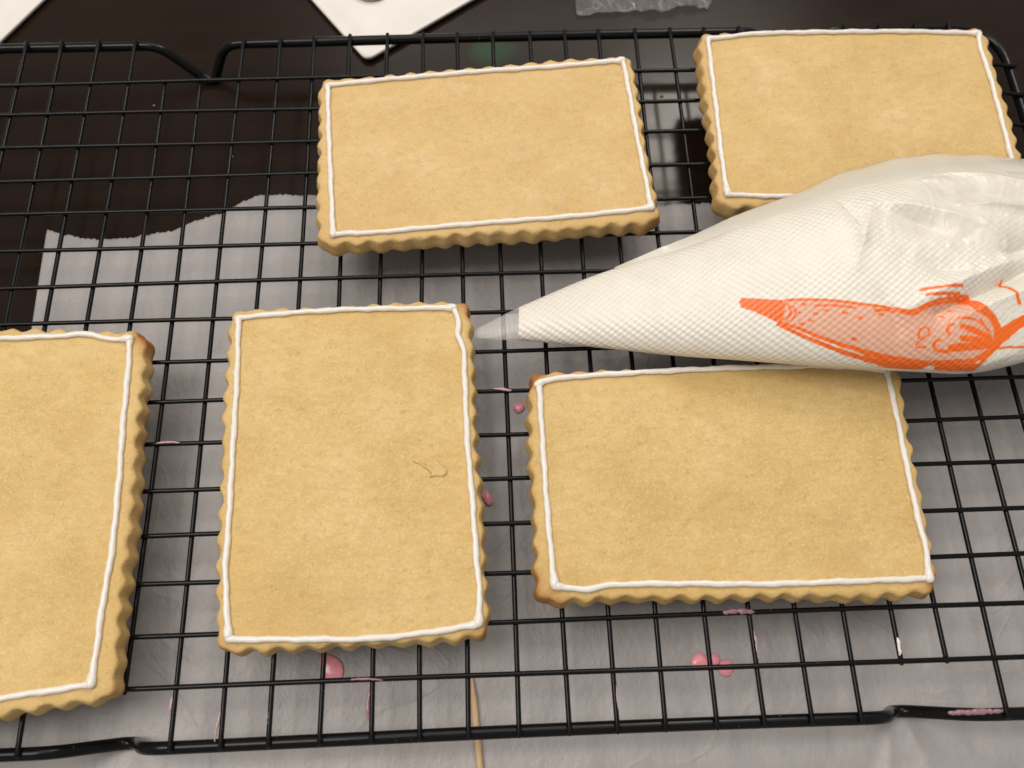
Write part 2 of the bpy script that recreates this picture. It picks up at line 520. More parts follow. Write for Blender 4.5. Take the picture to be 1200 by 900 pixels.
def make_cookie(quad, icing, label, seed, corner_toast, bloom, side_toast, grow, flake=None):  # bloom drives both the sugary blotches and the painted sheen
    q = np.asarray(quad, float)
    # grow: left, right, far, near
    q = q + np.array([[-grow[0], grow[2]], [grow[1], grow[2]], [grow[1], -grow[3]], [-grow[0], -grow[3]]])
    cen = q.mean(0)
    root = empty("cookie", (cen[0] * MM, cen[1] * MM, CZ * MM))
    tag(root, label, "cookie", "iced rectangular cookies on the rack")
    q = q - cen
    # rounded outline, sampled evenly
    base = arc_resample(fillet(q, 5.5, True, 10), 0.62, True)
    n = len(base)
    Lp = np.linalg.norm(np.roll(base, -1, 0) - base, axis=1).sum()
    s = np.arange(n) / n * Lp
    # edges of real dough bow a little
    T = np.roll(base, -1, 0) - np.roll(base, 1, 0)
    T /= np.linalg.norm(T, axis=1)[:, None]
    Nn = np.stack([-T[:, 1], T[:, 0]], 1)
    if ((base * Nn).sum(1)).mean() < 0: Nn = -Nn
    for _ in range(6):
        Nn = np.roll(Nn, 1, 0) + 2 * Nn + np.roll(Nn, -1, 0)
        Nn /= np.linalg.norm(Nn, axis=1)[:, None]
    nsc = int(round(Lp / 7.9))
    g = np.random.default_rng(seed)
    ph = s / Lp * nsc * 2 * math.pi + 0.35 * np.sin(s / Lp * 2 * math.pi * 5 + g.uniform(0, 6)) + g.uniform(0, 6)
    ang = s / Lp * 2 * math.pi
    amp = 0.60 + 0.12 * np.sin(7 * ang + seed) + 0.1 * np.sin(13 * ang + 2 * seed)
    wob = 0.35 * np.sin(3 * ang + seed) + 0.25 * np.sin(8 * ang + 1.3 * seed)
    sc = amp * (np.sin(ph)) + wob
    rings, tvals = [], []
    prof = [(5.0, 0.0, 0.0), (1.0, 0.0, 0.7), (0.15, 0.45, 1.0), (-0.35, 1.4, 1.05), (-0.55, 2.6, 1.1), (-0.45, 3.9, 1.05),
            (-0.2, 5.1, 1.0), (0.0, 6.1, 1.0), (0.12, 6.9, 1.0), (0.38, 7.5, 0.9), (0.85, 7.85, 0.68), (1.6, 8.0, 0.36), (2.9, 8.03, 0.10)]
    lean = 0.35 * np.sin(5 * ang + 0.7 * seed)
    for ins, z, k in prof:
        xy = base + Nn * (sc * k - ins + lean * (1 - z / 8.0))[:, None]
        if 0.2 < z < 7.7:
            xy = xy + Nn * (0.13 * snoise(s, np.full(n, z * 2.3), seed + 60, 4, 0.7) + 0.05 * g.normal(size=n))[:, None]
        rings.append(np.c_[xy, np.full(n, z)])
        tvals.append((max(ins, -0.2), z))
    a, b = medial(q)
    d = b - a; L2 = d @ d
    r0 = rings[-1][:, :2]
    tt = np.clip(((r0 - a) @ d) / L2, 0, 1)
    foot_ = a + tt[:, None] * d
    for k in np.linspace(0.05, 1.0, 26):
        xy = r0 + (foot_ - r0) * k
        rings.append(np.c_[xy, np.full(n, 8.05)])
        tvals.append((3.2 + k * 30, 8.05))
    R = np.array(rings)
    top = R[..., 2] > 6.5
    zz = R[..., 2] + top * (0.22 * snoise(R[..., 0], R[..., 1], seed + 3, 3, 0.09) + 0.05 * snoise(R[..., 0], R[..., 1], seed + 4, 3, 0.6)) * np.clip((R[..., 2] - 6.5) / 1.5, 0, 1)
    R[..., 2] = zz
    # side grain
    V = R.reshape(-1, 3) * MM
    F = grid_faces(len(rings), n, True)
    F = F[:, ::-1].tolist() if ((base[1] - base[0])[0] * base[0][1] - (base[1] - base[0])[1] * base[0][0]) > 0 else F.tolist()
    F.append(tuple(range(n)))
    me = mesh("dough", V, F)
    bm = bmesh.new(); bm.from_mesh(me); bmesh.ops.recalc_face_normals(bm, faces=bm.faces); bm.to_mesh(me); bm.free()
    me.polygons.foreach_set('use_smooth', [True] * len(me.polygons))
    # how far each spot browned in the oven
    xy = R[..., :2].reshape(-1, 2); zf = np.repeat([tv[1] for tv in tvals], n); ins = np.repeat([tv[0] for tv in tvals], n)
    toast = side_toast * np.exp(-np.clip(ins, 0, None) / 2.2) + 0.25 * np.exp(-zf / 1.6) * (ins < 4)
    for k in range(4):
        dd = np.hypot(xy[:, 0] - q[k, 0], xy[:, 1] - q[k, 1])
        toast += 0.72 * corner_toast[k] * np.exp(-(dd / 7.5) ** 2)
    toast = np.clip(toast * (1 + 0.4 * snoise(xy[:, 0], xy[:, 1], seed + 9, 3, 0.25)), 0, 1)
    ca = me.color_attributes.new('toast', 'FLOAT_COLOR', 'POINT')
    ca.data.foreach_set('color', np.c_[toast, np.full(len(toast), bloom), np.clip(np.exp(-np.clip(ins, 0, None) / 8.0) * (1 + 0.5 * snoise(xy[:, 0], xy[:, 1], seed + 19, 3, 0.08)), 0, 1), toast * 0 + 1].astype(np.float32).ravel())
    link("dough", me, M_DOUGH, root)
    # piped outline, one stroke a side
    for k, st in enumerate(icing):
        st = np.asarray(st, float) - cen
        p = arc_resample(catmull(st, 160), 0.8)
        m = len(p)
        sl = np.arange(m) * 0.8
        p[:, 0] += 0.10 * np.sin(sl * 0.5 + k + seed) + 0.06 * np.sin(sl * 1.3 + seed)
        p[:, 1] += 0.10 * np.sin(sl * 0.45 + 2 * k + seed) + 0.06 * np.sin(sl * 1.1 + k)
        zt = CH + 0.05 + 0.22 * snoise(p[:, 0], p[:, 1], seed + 3, 3, 0.09)
        r = 0.95 + 0.08 * np.sin(sl * 0.33 + seed + k) + 0.05 * np.sin(sl * 0.9 + k) + 0.03 * np.sin(sl * 2.3)
        r += 0.52 * np.exp(-((sl - sl[-1] + 0.8) / 1.5) ** 2) + 0.20 * np.exp(-((sl - 0.5) / 1.3) ** 2)
        z = zt + 0.50 + 0.25 * np.exp(-((sl - sl[-1]) / 1.6) ** 2) + 0.08 * k * np.exp(-(sl / 3.0) ** 2)
        V, F = tube(np.c_[p, z] * MM, r * MM, 12, zscale=0.85)
        link("icing_line", mesh("icing_line", V, F), M_ICING, root)
    if flake is not None:
        fl = np.asarray(flake, float) - cen
        c0 = fl.mean(0)
        ring0 = arc_resample(fillet(fl, 0.4, True, 4), 0.3, True)
        ring0 += 0.05 * g.normal(size=ring0.shape)
        m = len(ring0)
        zt = CH + 0.05 + 0.22 * snoise(ring0[:, 0], ring0[:, 1], seed + 3, 3, 0.09)
        lift = 0.50 + 0.10 * np.sin(np.linspace(0, 6.28, m) * 3 + 1.0)
        rr = [np.c_[ring0, zt - 0.3], np.c_[ring0, zt + np.maximum(lift, 0.06)]]
        for k in (0.15, 0.45, 0.8, 0.99):
            rr.append(np.c_[ring0 + (c0 - ring0) * k, zt + np.maximum(lift, 0.06) * (1 - k) + 0.16 * k])
        rr = np.array(rr)
        F = grid_faces(len(rr), m, True).tolist() + [tuple((len(rr) - 1) * m + np.arange(m))]
        me = mesh("flake", rr.reshape(-1, 3) * MM, F)
        bm = bmesh.new(); bm.from_mesh(me); bmesh.ops.recalc_face_normals(bm, faces=bm.faces); bm.to_mesh(me); bm.free()
        ca = me.color_attributes.new('toast', 'FLOAT_COLOR', 'POINT')
        ca.data.foreach_set('color', np.tile(np.array([0.05, 0.2, 0, 1], np.float32), len(me.vertices)))
        link("flake", me, M_DOUGH, root)
        for part in (fl[[13, 0, 1, 2, 3, 4, 5, 6]], fl[[12, 11, 10, 9]]):      # brown tubes stand in for the shadow along the flake's torn edge
            p = arc_resample(part, 0.3)
            p += 0.06 * g.normal(size=p.shape)
            zt = CH + 0.17 + 0.22 * snoise(p[:, 0], p[:, 1], seed + 3, 3, 0.09)
            V, F = tube(np.c_[p, zt] * MM, (0.13 + 0.05 * np.sin(np.arange(len(p)) * 0.9)) * MM, 6)
            me = mesh("crack_shadow", V, F)
            ca = me.color_attributes.new('toast', 'FLOAT_COLOR', 'POINT')
            ca.data.foreach_set('color', np.tile(np.array([0.62, 0.0, 1, 1], np.float32), len(me.vertices)))
            link("crack_shadow", me, M_DOUGH, root)
    return root

C1 = [[-199.5, 2.6], [-121.0, -1.2], [-115.7, -116.6], [-194.5, -124.0]]
C2 = [[-66.4, 104.1], [52.4, 112.5], [55.4, 38.2], [-63.1, 31.6]]
C3 = [[-92.5, 5.6], [-13.0, 6.1], [-9.0, -102.2], [-87.0, -105.0]]
C4 = [[82.8, 122.5], [195.3, 122.6], [193.3, 45.0], [81.0, 43.8]]
C5 = [[8.0, -21.5], [130.2, -21.8], [127.5, -95.1], [7.3, -93.4]]
I1 = [[[-196.5, -1.6], [-168.8, -1.7], [-151.9, -1.6], [-140.7, -1.1], [-131.9, -3.2], [-125.7, -3.4]], [[-125.6, -3.7], [-124.6, -19.8], [-124.0, -34.6], [-122.8, -51.7], [-122.0, -73.2], [-122.5, -89.7], [-122.4, -104.2], [-122.6, -112.9]],
      [[-122.6, -112.9], [-133.5, -114.1], [-147.7, -115.6], [-166.5, -117.5], [-191, -119.6]], [[-196.3, -2], [-194, -50], [-192, -119]]]
I2 = [[[-64.0, 101.9], [-42.8, 104.2], [-10.0, 106.7], [23.1, 108.7], [49.9, 110.9]], [[49.9, 110.9], [51.1, 94.2], [51.9, 78.2], [53.3, 58.9], [54.3, 43.0]],
      [[-59.5, 35.0], [-53.6, 35.9], [-47.5, 35.7], [-26.4, 37.2], [4.0, 39.1], [34.7, 41.1], [54.3, 43.0]], [[-64.3, 101.5], [-63.1, 81.5], [-61.6, 62.3], [-59.5, 35.0]]]
I3 = [[[-90.5, 3.4], [-75.6, 4.6], [-55.4, 5.4], [-35.1, 5.2], [-17.1, 5.0]], [[-17.1, 5.0], [-15.7, -0.6], [-15.8, -5.4], [-14.1, -11.1], [-13.8, -23.4], [-13.3, -44.1], [-12.2, -60.9], [-11.3, -79.6], [-10.5, -92.4], [-11.2, -99.8]],
      [[-84.2, -101.8], [-63.8, -102.5], [-43.8, -103.0], [-26.3, -101.9], [-11.5, -100.2]], [[-90.1, 2.8], [-88.8, -20.1], [-88.1, -44.4], [-87.3, -69.1], [-87.0, -81.3], [-84.5, -100.8]]]
I4 = [[[84.6, 120.7], [108.7, 123.0], [142.9, 122.9], [170.2, 122.1], [192.9, 120.9]], [[192.9, 120.9], [191.9, 111.3], [192.3, 100.7], [191.7, 82.2], [190.7, 60.6], [190.5, 47.5]],
      [[82.4, 48.0], [97.3, 46.8], [112.8, 46.4], [134.7, 46.6], [190.5, 47.5]], [[84.5, 120.3], [83.9, 101.6], [83.3, 81.2], [82.7, 65.6], [82.6, 48.4]]]
I5 = [[[126.3, -22.8], [110.1, -20.9], [93.0, -20.5], [73.8, -20.5], [45.2, -21.0], [26.4, -21.6], [13.9, -22.7], [10.1, -24.4]], [[126.8, -23.1], [126.8, -40.0], [126.5, -54.5], [126.5, -71.1], [126.8, -83.1], [125.7, -91.6]],
      [[126.5, -91.4], [102.5, -91.5], [76.5, -91.4], [50.7, -90.4], [30.1, -90.0], [22.3, -91.0], [12.1, -89.9]], [[10.6, -25.4], [10.8, -44.9], [11.0, -61.7], [11.5, -77.8], [12.1, -89.4]]]
FLAKE = [[-28.6, -49.0], [-26.8, -48.2], [-24.6, -48.0], [-23.0, -49.2], [-21.8, -50.6], [-20.3, -52.2], [-19.9, -53.5], [-21.4, -54.6], [-23.5, -54.1], [-25.3, -54.5], [-24.8, -53.5], [-25.7, -52.1], [-27.3, -51.0], [-30.8, -49.1]]
make_cookie(C1, I1, "scalloped cookie cut off by the left edge, white icing outline", 21, (0.3, 0.85, 0.3, 0.3), 0.12, 0.34, (0, 0, 1.2, 0.6))
make_cookie(C2, I2, "scalloped cookie at the back left with pale sugary bloom and painted pinkish sheen on top", 35, (0.35, 0.2, 0.55, 0.45), 0.9, 0.24, (1.5, 1.5, 1.5, 0.7))
make_cookie(C3, I3, "upright scalloped cookie with a small cracked flake, beside the bag's tip", 48, (0.5, 0.4, 0.45, 0.6), 0.15, 0.34, (1.5, 1.0, 1.5, 1.0), FLAKE)
make_cookie(C4, I4, "scalloped cookie in the far right corner, partly covered by the piping bag", 57, (0.5, 0.2, 0.3, 0.5), 0.6, 0.36, (2.0, 1.2, 1.5, 0.8))
make_cookie(C5, I5, "scalloped cookie with browned left corners lying below the piping bag", 66, (1.0, 0.3, 0.6, 1.0), 0.12, 0.38, (0.6, 1.2, 2.2, 0.8))

# ------------------------------------------------------------------ piping bag
# cross sections: far side, flap edge, near side (x, y in mm), height of the widest line, height above it, underside z
BAG = [([5.2, 6.2], [5.2, 6.2], [4.4, -5.9], 6, 3.2, 2.9),
       ([32.7, 15.3], [32.7, 15.3], [27.9, -11.2], 11, 6.5, 4.6),
       ([62.3, 21.9], [63.2, 26.9], [55.1, -17.2], 15.5, 9.5, 6.4),
       ([82.1, 27.7], [84.6, 36.8], [74.0, -20.9], 19, 11.0, 8.6),
       ([101.4, 32.4], [106.0, 44.7], [94.1, -24.6], 22, 12.0, 10.6),
       ([117.5, 36.8], [124.2, 53.0], [112.0, -27.3], 24, 12.0, 11.2),
       ([136.6, 40.8], [144.9, 58.0], [130.2, -29.4], 25, 12.0, 11.4),
       ([158.1, 43.3], [167.5, 60.0], [146.2, -30.5], 25, 12.0, 11.4),
       ([182.0, 42.6], [192.1, 57.0], [161.9, -27.8], 25, 11.5, 11.4),
       ([208.1, 39.4], [218.1, 50.6], [181.2, -22.5], 25, 11.0, 11.4),
       ([232.3, 30.6], [243.2, 40.7], [202.3, -17.2], 25, 10.0, 12),
       ([251.0, 16.0], [256.0, 20.0], [232.0, -8.0], 24, 7.0, 14),
       ([266.0, 6.0], [266.0, 6.0], [262.0, -3.0], 23, 3.0, 18)]
bag = empty("piping_bag", (5.0 * MM, 0.0, CZ * MM))
tag(bag, "white icing-filled piping bag with orange print lying across two cookies", "piping bag")
BO = np.array([5.0, 0.0, CZ])
S = np.array([np.r_[a, f, b, z, h, lo] for a, f, b, z, h, lo in BAG])
nu, nv, ntop = 900, 420, 290
SS = catmull(S, nu)
A, Bn = SS[:, 0:2], SS[:, 4:6]
cen, half = (A + Bn) / 2, (A - Bn) / 2
th = np.r_[np.linspace(0, math.pi, ntop, endpoint=False), np.linspace(math.pi, 2 * math.pi, nv - ntop, endpoint=False)]
ct, sn = np.cos(th), np.sin(th)
up = np.sign(sn) * np.abs(sn) ** 0.92
XY = cen[:, None, :] + half[:, None, :] * ct[None, :, None]
zc, hu, hd = SS[:, 6], SS[:, 7], SS[:, 6] - SS[:, 8]
ZZ = zc[:, None] + np.where(up[None] > 0, hu[:, None] * up[None], hd[:, None] * up[None])
topw = np.clip(sn, 0, 1)[None, :] ** 0.5
WR = [([[124.7, 25.1], [132.8, 20.6], [140.3, 16.4], [147.5, 11.4]], -1.6, 4),
      ([[121.4, 27.5], [135.1, 24.7], [148.0, 19.4], [155.5, 15.3]], 1.0, 3),
      ([[111.0, 29.1], [113.2, 21.5], [115.6, 12.0]], 0.7, 1.5),
      ([[113.2, 29.1], [115.6, 19.1]], -0.6, 1.5),
      ([[120.9, 24.5], [115.9, 13.3], [111.1, 2.4]], 0.6, 2),
      ([[134.2, -14.3], [143.9, -9.9], [154.5, -5.4], [165.4, -0.2], [178.0, 5.1]], -2.8, 2.6),
      ([[142.5, -15.8], [151.5, -11.9], [163.5, -7.5], [175.4, -4.2]], 1.0, 3),
      ([[124.2, -13.1], [139.3, -6.1], [154.5, 0.2], [166.8, 4.8]], 1.2, 4),
      ([[157.0, 4.8], [167.8, 8.5], [179.9, 12.0]], -2.5, 5),
      ([[138.4, 40.2], [152.9, 40.4], [166.8, 37.6], [177.4, 33.9]], 0.8, 1.2),
      ([[140.5, 36.7], [149.4, 37.4]], 0.5, 1.0),
      ([[149.2, 24.3], [160.5, 24.0], [171.4, 22.3], [182.4, 21.0]], 1.0, 1.5),
      ([[147.7, 30.4], [159.4, 31.0], [173.1, 28.6], [183.8, 25.9]], -1.6, 4),
      ([[118.3, -9.1], [120.9, -16.3], [122.5, -23.9]], -0.7, 3.5),
      ([[141.4, -31.1], [148.3, -29.9], [158.4, -26.8]], 1.0, 2),
      ([[32.0, -16.1], [37.1, -17.1], [41.0, -18.4]], -0.5, 3),
      ([[128.4, 6.6], [138.1, 0.7], [148.8, -0.9]], -1.0, 4),
      ([[155.9, 16.9], [161.2, 10.3], [161.4, 5.6]], 0.8, 2.5)]
dz = np.zeros_like(ZZ)
for poly, amp_, wid in WR:
    dmin = np.full(ZZ.shape, 1e9); tb = np.zeros(ZZ.shape)
    nseg = len(poly) - 1
    for k in range(nseg):
        a, b = np.array(poly[k]), np.array(poly[k + 1])
        d = b - a; L2 = d @ d
        tt = np.clip(((XY[..., 0] - a[0]) * d[0] + (XY[..., 1] - a[1]) * d[1]) / L2, 0, 1)
        dist = np.hypot(XY[..., 0] - a[0] - tt * d[0], XY[..., 1] - a[1] - tt * d[1])
        m = dist < dmin
        dmin = np.where(m, dist, dmin); tb = np.where(m, (k + tt) / nseg, tb)
    dz += 2.2 * amp_ * np.exp(-np.abs(dmin / wid) ** 1.15) * np.sin(math.pi * np.clip(tb, 0.10, 0.90)) ** 0.7
crum = np.clip((XY[..., 0] - 95) / 50, 0, 1)
dz += crum * (0.45 * snoise(XY[..., 0], XY[..., 1], 71, 3, 0.13) + 0.22 * np.abs(snoise(XY[..., 0], XY[..., 1], 72, 3, 0.45)))
dz += 0.15 * snoise(XY[..., 0], XY[..., 1], 73, 3, 0.12)
ZZ = ZZ + dz * topw
P3 = np.concatenate([XY, ZZ[..., None]], -1)
V = ((P3 - BO) * MM).reshape(-1, 3)
F = grid_faces(nu, nv, True)[:, ::-1].tolist() + [tuple(range(nv)), tuple(range(nu * nv - 1, (nu - 1) * nv - 1, -1))]
me = mesh("bag_body", V, F)
# embossed diamonds run along the film: arc lengths from the crown line
sl = np.r_[0, np.cumsum(np.linalg.norm(np.diff(cen, axis=0), axis=1))]
ring_d = np.linalg.norm(np.roll(P3, -1, 1) - P3, axis=2)
arc = np.cumsum(ring_d, 1) - ring_d
arc = arc - arc[:, [ntop // 2]]
per = 2.3
UVv = np.stack([(sl[:, None] + 0 * arc) / per, arc / per], -1).reshape(-1, 2)
uvl = me.uv_layers.new(name='film')
li = np.empty(len(me.loops), dtype=np.int32)
me.loops.foreach_get('vertex_index', li)
uvl.data.foreach_set('uv', UVv[li].astype(np.float32).ravel())
# print
PRINT = [('fill', 0, [[88.06, -7.0], [93.23, -7.46], [98.52, -8.22], [103.05, -9.01], [107.62, -9.72], [112.93, -10.78], [117.59, -11.8], [121.95, -13.08], [125.5, -14.09], [128.82, -12.87], [133.87, -11.14], [139.44, -9.94], [146.31, -8.67], [147.39, -13.06], [149.51, -15.13], [151.08, -17.0], [152.17, -20.35], [150.62, -24.14], [147.38, -27.67], [144.34, -28.76], [138.19, -28.89], [131.34, -28.62], [126.2, -28.59], [119.86, -27.59], [114.93, -26.3], [110.15, -24.82], [103.87, -22.34], [97.77, -19.66], [91.78, -16.45], [86.21, -13.52]]),
         ('solid', 0, [[74.5, -5.88], [74.32, -5.34], [75.12, -5.11], [75.44, -4.28], [79.62, -5.05], [84.16, -6.0], [88.68, -6.91], [88.06, -10.15], [87.4, -12.87], [86.19, -13.9], [82.86, -11.94], [79.2, -9.46], [74.6, -7.26], [75.12, -6.66]]),
         ('line', 0.49, [[88.68, -6.91], [93.26, -7.21], [98.56, -7.89], [103.09, -8.68], [107.64, -9.55], [112.94, -10.7], [117.61, -11.56], [121.96, -12.85], [125.51, -13.87], [128.82, -12.65], [133.83, -10.82], [139.36, -9.64], [146.08, -8.42], [147.81, -12.01], [150.29, -15.53], [152.67, -18.86]]),
         ('line', 0.37, [[97.23, -9.57], [102.92, -10.15], [108.99, -11.31]]),
         ('line', 0.44, [[115.06, -12.7], [118.33, -12.6], [121.28, -13.22], [123.98, -14.33], [126.69, -14.63], [130.47, -12.72], [133.94, -11.59], [137.52, -10.94], [144.21, -9.87], [145.77, -13.74]]),
         ('line', 0.54, [[86.21, -13.52], [90.3, -15.38], [94.03, -17.21], [99.27, -19.82], [103.84, -21.65], [108.47, -23.27], [113.14, -24.76], [117.88, -26.04], [122.62, -26.97], [127.33, -27.92], [131.26, -28.46], [138.1, -28.6], [144.3, -28.57]]),
         ('line', 0.59, [[85.79, -14.24], [89.14, -16.14], [92.51, -18.0], [97.03, -20.42], [101.63, -22.45], [105.55, -24.04], [110.3, -25.55], [115.1, -26.8], [120.0, -27.84], [123.29, -28.46], [126.39, -28.8], [129.19, -28.72], [131.26, -28.46]]),
         ('line', 0.38, [[110.06, -24.18], [116.46, -26.42], [122.88, -27.84], [129.1, -28.57]]),
         ('line', 0.62, [[133.82, -29.15], [137.01, -29.55], [140.12, -29.8], [145.54, -29.96], [147.51, -28.66], [150.59, -25.96], [152.38, -24.81]]),
         ('line', 0.44, [[132.1, -28.68], [136.64, -28.81], [141.46, -29.45], [144.58, -29.61]]),
         ('solid', 0, [[151.37, -19.25], [152.62, -19.6], [153.91, -19.22], [157.86, -16.93], [160.41, -15.83], [162.5, -15.11], [162.33, -18.48], [159.8, -19.56], [158.07, -20.9], [155.9, -22.68], [153.71, -23.89], [151.93, -25.91], [149.77, -26.67], [148.97, -26.29], [149.93, -24.16], [150.74, -22.62], [151.03, -20.74]]),
         ('line', 0.34, [[152.81, -25.38], [155.91, -24.84], [158.44, -24.9], [162.06, -24.67]]),
         ('line', 1.25, [[144.65, -9.13], [146.68, -10.44], [147.92, -13.79], [149.89, -15.52], [151.5, -17.36], [152.61, -19.97]]),
         ('line', 0.56, [[137.48, -10.75], [141.67, -9.84], [145.21, -11.11], [146.37, -14.27]]),
         ('line', 1.12, [[137.19, -25.07], [140.75, -24.92], [144.81, -24.7], [150.18, -24.45]]),
         ('line', 0.95, [[140.74, -22.49], [144.85, -22.81], [150.66, -23.54]]),
         ('line', 0.67, [[140.64, -18.83], [144.27, -19.62], [147.46, -21.01], [149.92, -22.04]]),
         ('line', 0.39, [[140.11, -16.45], [144.53, -16.71], [147.65, -18.5], [149.57, -20.56]]),
         ('line', 0.34, [[146.99, -16.95], [148.05, -18.52], [148.76, -20.04]]),
         ('line', 0.67, [[142.6, -19.77], [145.81, -21.0], [149.03, -22.3]]),
         ('line', 0.79, [[144.34, -28.76], [147.36, -27.32], [150.16, -25.61]]),
         ('line', 0.44, [[138.38, -18.08], [137.02, -18.47], [136.13, -19.8], [136.68, -21.16]]),
         ('line', 0.49, [[133.85, -22.69], [132.36, -23.2], [131.99, -24.37], [132.97, -25.39], [136.11, -26.1]]),
         ('line', 0.33, [[127.33, -21.85], [127.68, -19.69], [129.38, -18.8], [130.62, -19.44], [130.51, -20.81], [128.86, -21.81], [127.79, -22.73], [126.77, -23.63], [127.4, -24.36], [129.45, -24.37]]),
         ('line', 0.5, [[129.11, -7.38], [131.81, -6.98], [135.64, -6.82], [142.58, -6.28]]),
         ('line', 0.5, [[130.61, -9.17], [135.43, -8.94], [141.6, -8.43]]),
         ('line', 0.58, [[158.59, -2.72], [158.81, -6.97], [159.4, -10.24], [160.05, -12.06]]),
         ('line', 0.42, [[89.16, -8.22], [89.85, -10.77], [88.29, -13.21]]),
         ('line', 0.37, [[90.75, -9.24], [91.18, -11.33], [89.88, -13.4]]),
         ('line', 0.42, [[93.48, -8.74], [94.37, -9.01]]),
         ('line', 0.42, [[96.63, -11.93], [97.53, -12.18]]),
         ('line', 0.42, [[95.1, -13.98], [96.0, -14.23]]),
         ('line', 0.42, [[92.24, -14.75], [93.14, -15.0]]),
         ('line', 0.42, [[99.74, -11.3], [100.63, -11.55]]),
         ('line', 0.43, [[105.37, -12.63], [106.28, -12.86]]),
         ('line', 0.43, [[109.65, -14.44], [110.56, -14.66]]),
         ('line', 0.43, [[107.6, -20.59], [108.51, -20.81]]),
         ('line', 0.45, [[137.99, -13.48], [138.69, -13.87]]),
         ('line', 0.44, [[134.95, -15.09], [135.72, -15.42]]),
         ('line', 0.43, [[116.12, -13.88], [117.07, -14.06]]),
         ('line', 0.42, [[94.03, -17.21], [94.94, -17.46]]),
         ('line', 0.42, [[91.51, -10.96], [92.41, -11.23]])]
x_, y_ = XY[..., 0].ravel(), XY[..., 1].ravel()
istop = np.tile(sn > 0.02, nu)
orange = np.zeros(nu * nv); fill = np.zeros(nu * nv)
sel = np.where(istop & (x_ > 70) & (x_ < 225))[0]
px, py = x_[sel], y_[sel]
def inside(poly, px, py):
    r = np.zeros(len(px), bool)
    n = len(poly)
    for i in range(n):
        (x1, y1), (x2, y2) = poly[i], poly[(i + 1) % n]
        if y1 == y2: continue
        c = ((y1 > py) != (y2 > py)) & (px < (x2 - x1) * (py - y1) / (y2 - y1) + x1)
        r ^= c
    return r
def pdist(pl, px, py, closed=False):
    pl = list(pl) + ([pl[0]] if closed else [])
    dm = np.full(len(px), 1e9)
    for (x1, y1), (x2, y2) in zip(pl[:-1], pl[1:]):
        dx, dy = x2 - x1, y2 - y1
        tt = np.clip(((px - x1) * dx + (py - y1) * dy) / max(dx * dx + dy * dy, 1e-9), 0, 1)
        dm = np.minimum(dm, np.hypot(px - x1 - tt * dx, py - y1 - tt * dy))
    return dm
if PRINT:
    wob = 0.10 * snoise(px, py, 81, 3, 1.6)
    def soft(sd): return np.clip(0.5 - (sd + wob) / 0.30, 0, 1)
    acc = np.zeros(len(px)); fl = np.zeros(len(px))
    for kind, wid, pl in PRINT:
        if kind == 'fill':
            ins = inside(pl, px, py); d = pdist(pl, px, py, True)
            fl = np.maximum(fl, soft(np.where(ins, -d, d)))
        elif kind == 'solid':
            ins = inside(pl, px, py); d = pdist(pl, px, py, True)
            acc = np.maximum(acc, soft(np.where(ins, -d, d)))
        else:
            q = catmull(pl, 6 * len(pl)).tolist() if len(pl) > 2 else pl
            acc = np.maximum(acc, soft(pdist(q, px, py) - wid))
    orange[sel] = acc; fill[sel] = fl
dim = np.clip(1.15 - np.clip((x_ - 108) / 22, 0, 1) * np.clip((y_ - 2) / 14, 0, 1) - 0.75 * np.clip((x_ - 140) / 15, 0, 1), 0.0, 1)
dim = np.clip(dim + 0.55 * (snoise(x_, y_, 83, 2, 0.16) > 0.25) * (x_ > 108), 0, 1)
ca = me.color_attributes.new('print', 'FLOAT_COLOR', 'POINT')
ca.data.foreach_set('color', np.c_[orange, fill, dim, np.ones(nu * nv)].astype(np.float32).ravel())
link("bag_body", me, M_BAG, bag)
# empty clear film at the cut tip
tipS = catmull(np.array([[-11.6, -1.0, -12.0, -3.2, 3.2, 0.6, 0.6], [-3, 2.9, -3.6, -4.9, 4.5, 1.6, 1.5], [5.3, 6.25, 4.5, -5.95, 6, 3.2, 3.1], [9.0, 7.4, 8.2, -6.5, 6.5, 3.5, 3.3]]), 60)
nt = 48
th2 = np.linspace(0, 2 * math.pi, nt, endpoint=False)
c2, h2 = (tipS[:, 0:2] + tipS[:, 2:4]) / 2, (tipS[:, 0:2] - tipS[:, 2:4]) / 2 * 1.012
XY2 = c2[:, None] + h2[:, None] * np.cos(th2)[None, :, None]
Z2 = tipS[:, 4][:, None] + np.where(np.sin(th2) > 0, tipS[:, 5][:, None] * 1.03, tipS[:, 6][:, None]) * np.sin(th2)[None]
Z2 += 0.12 * np.sin(XY2[..., 0] * 2.2 + XY2[..., 1] * 2.2) * np.sin(XY2[..., 0] * 2.2 - XY2[..., 1] * 2.2)
V = ((np.concatenate([XY2, Z2[..., None]], -1) - BO) * MM).reshape(-1, 3)
link("clear_tip", mesh("clear_tip", V, grid_faces(60, nt, True)[:, ::-1]), M_CLEAR, bag)
# flat welded seam beyond the filling, drooping on to the cookie behind
nf = 22
Fe = SS[:, 2:4]
k = np.linspace(-0.35, 1, nf)
i0 = int(nu * 0.10)
Fx = A[i0:, None] + (Fe - A)[i0:, None] * np.clip(k, -0.2, 1)[None, :, None]
Fx = Fx + np.where(k < 0, k * 3.0, 0)[None, :, None] * (half / np.linalg.norm(half, axis=1)[:, None])[i0:, None]
kk = np.clip(k, 0, 1)
fz = zc[i0:, None] + 0.2 + (np.minimum(zc, 14.0) - zc)[i0:, None] * (kk ** 1.6)[None]
fz = fz + 0.5 * snoise(Fx[..., 0], Fx[..., 1], 91, 3, 0.22) * kk[None] + np.clip((Fx[..., 0] - 110) / 40, 0, 1) * 1.2 * snoise(Fx[..., 0], Fx[..., 1], 92, 2, 0.15) * kk[None]
V = ((np.concatenate([Fx, fz[..., None]], -1) - BO) * MM).reshape(-1, 3)
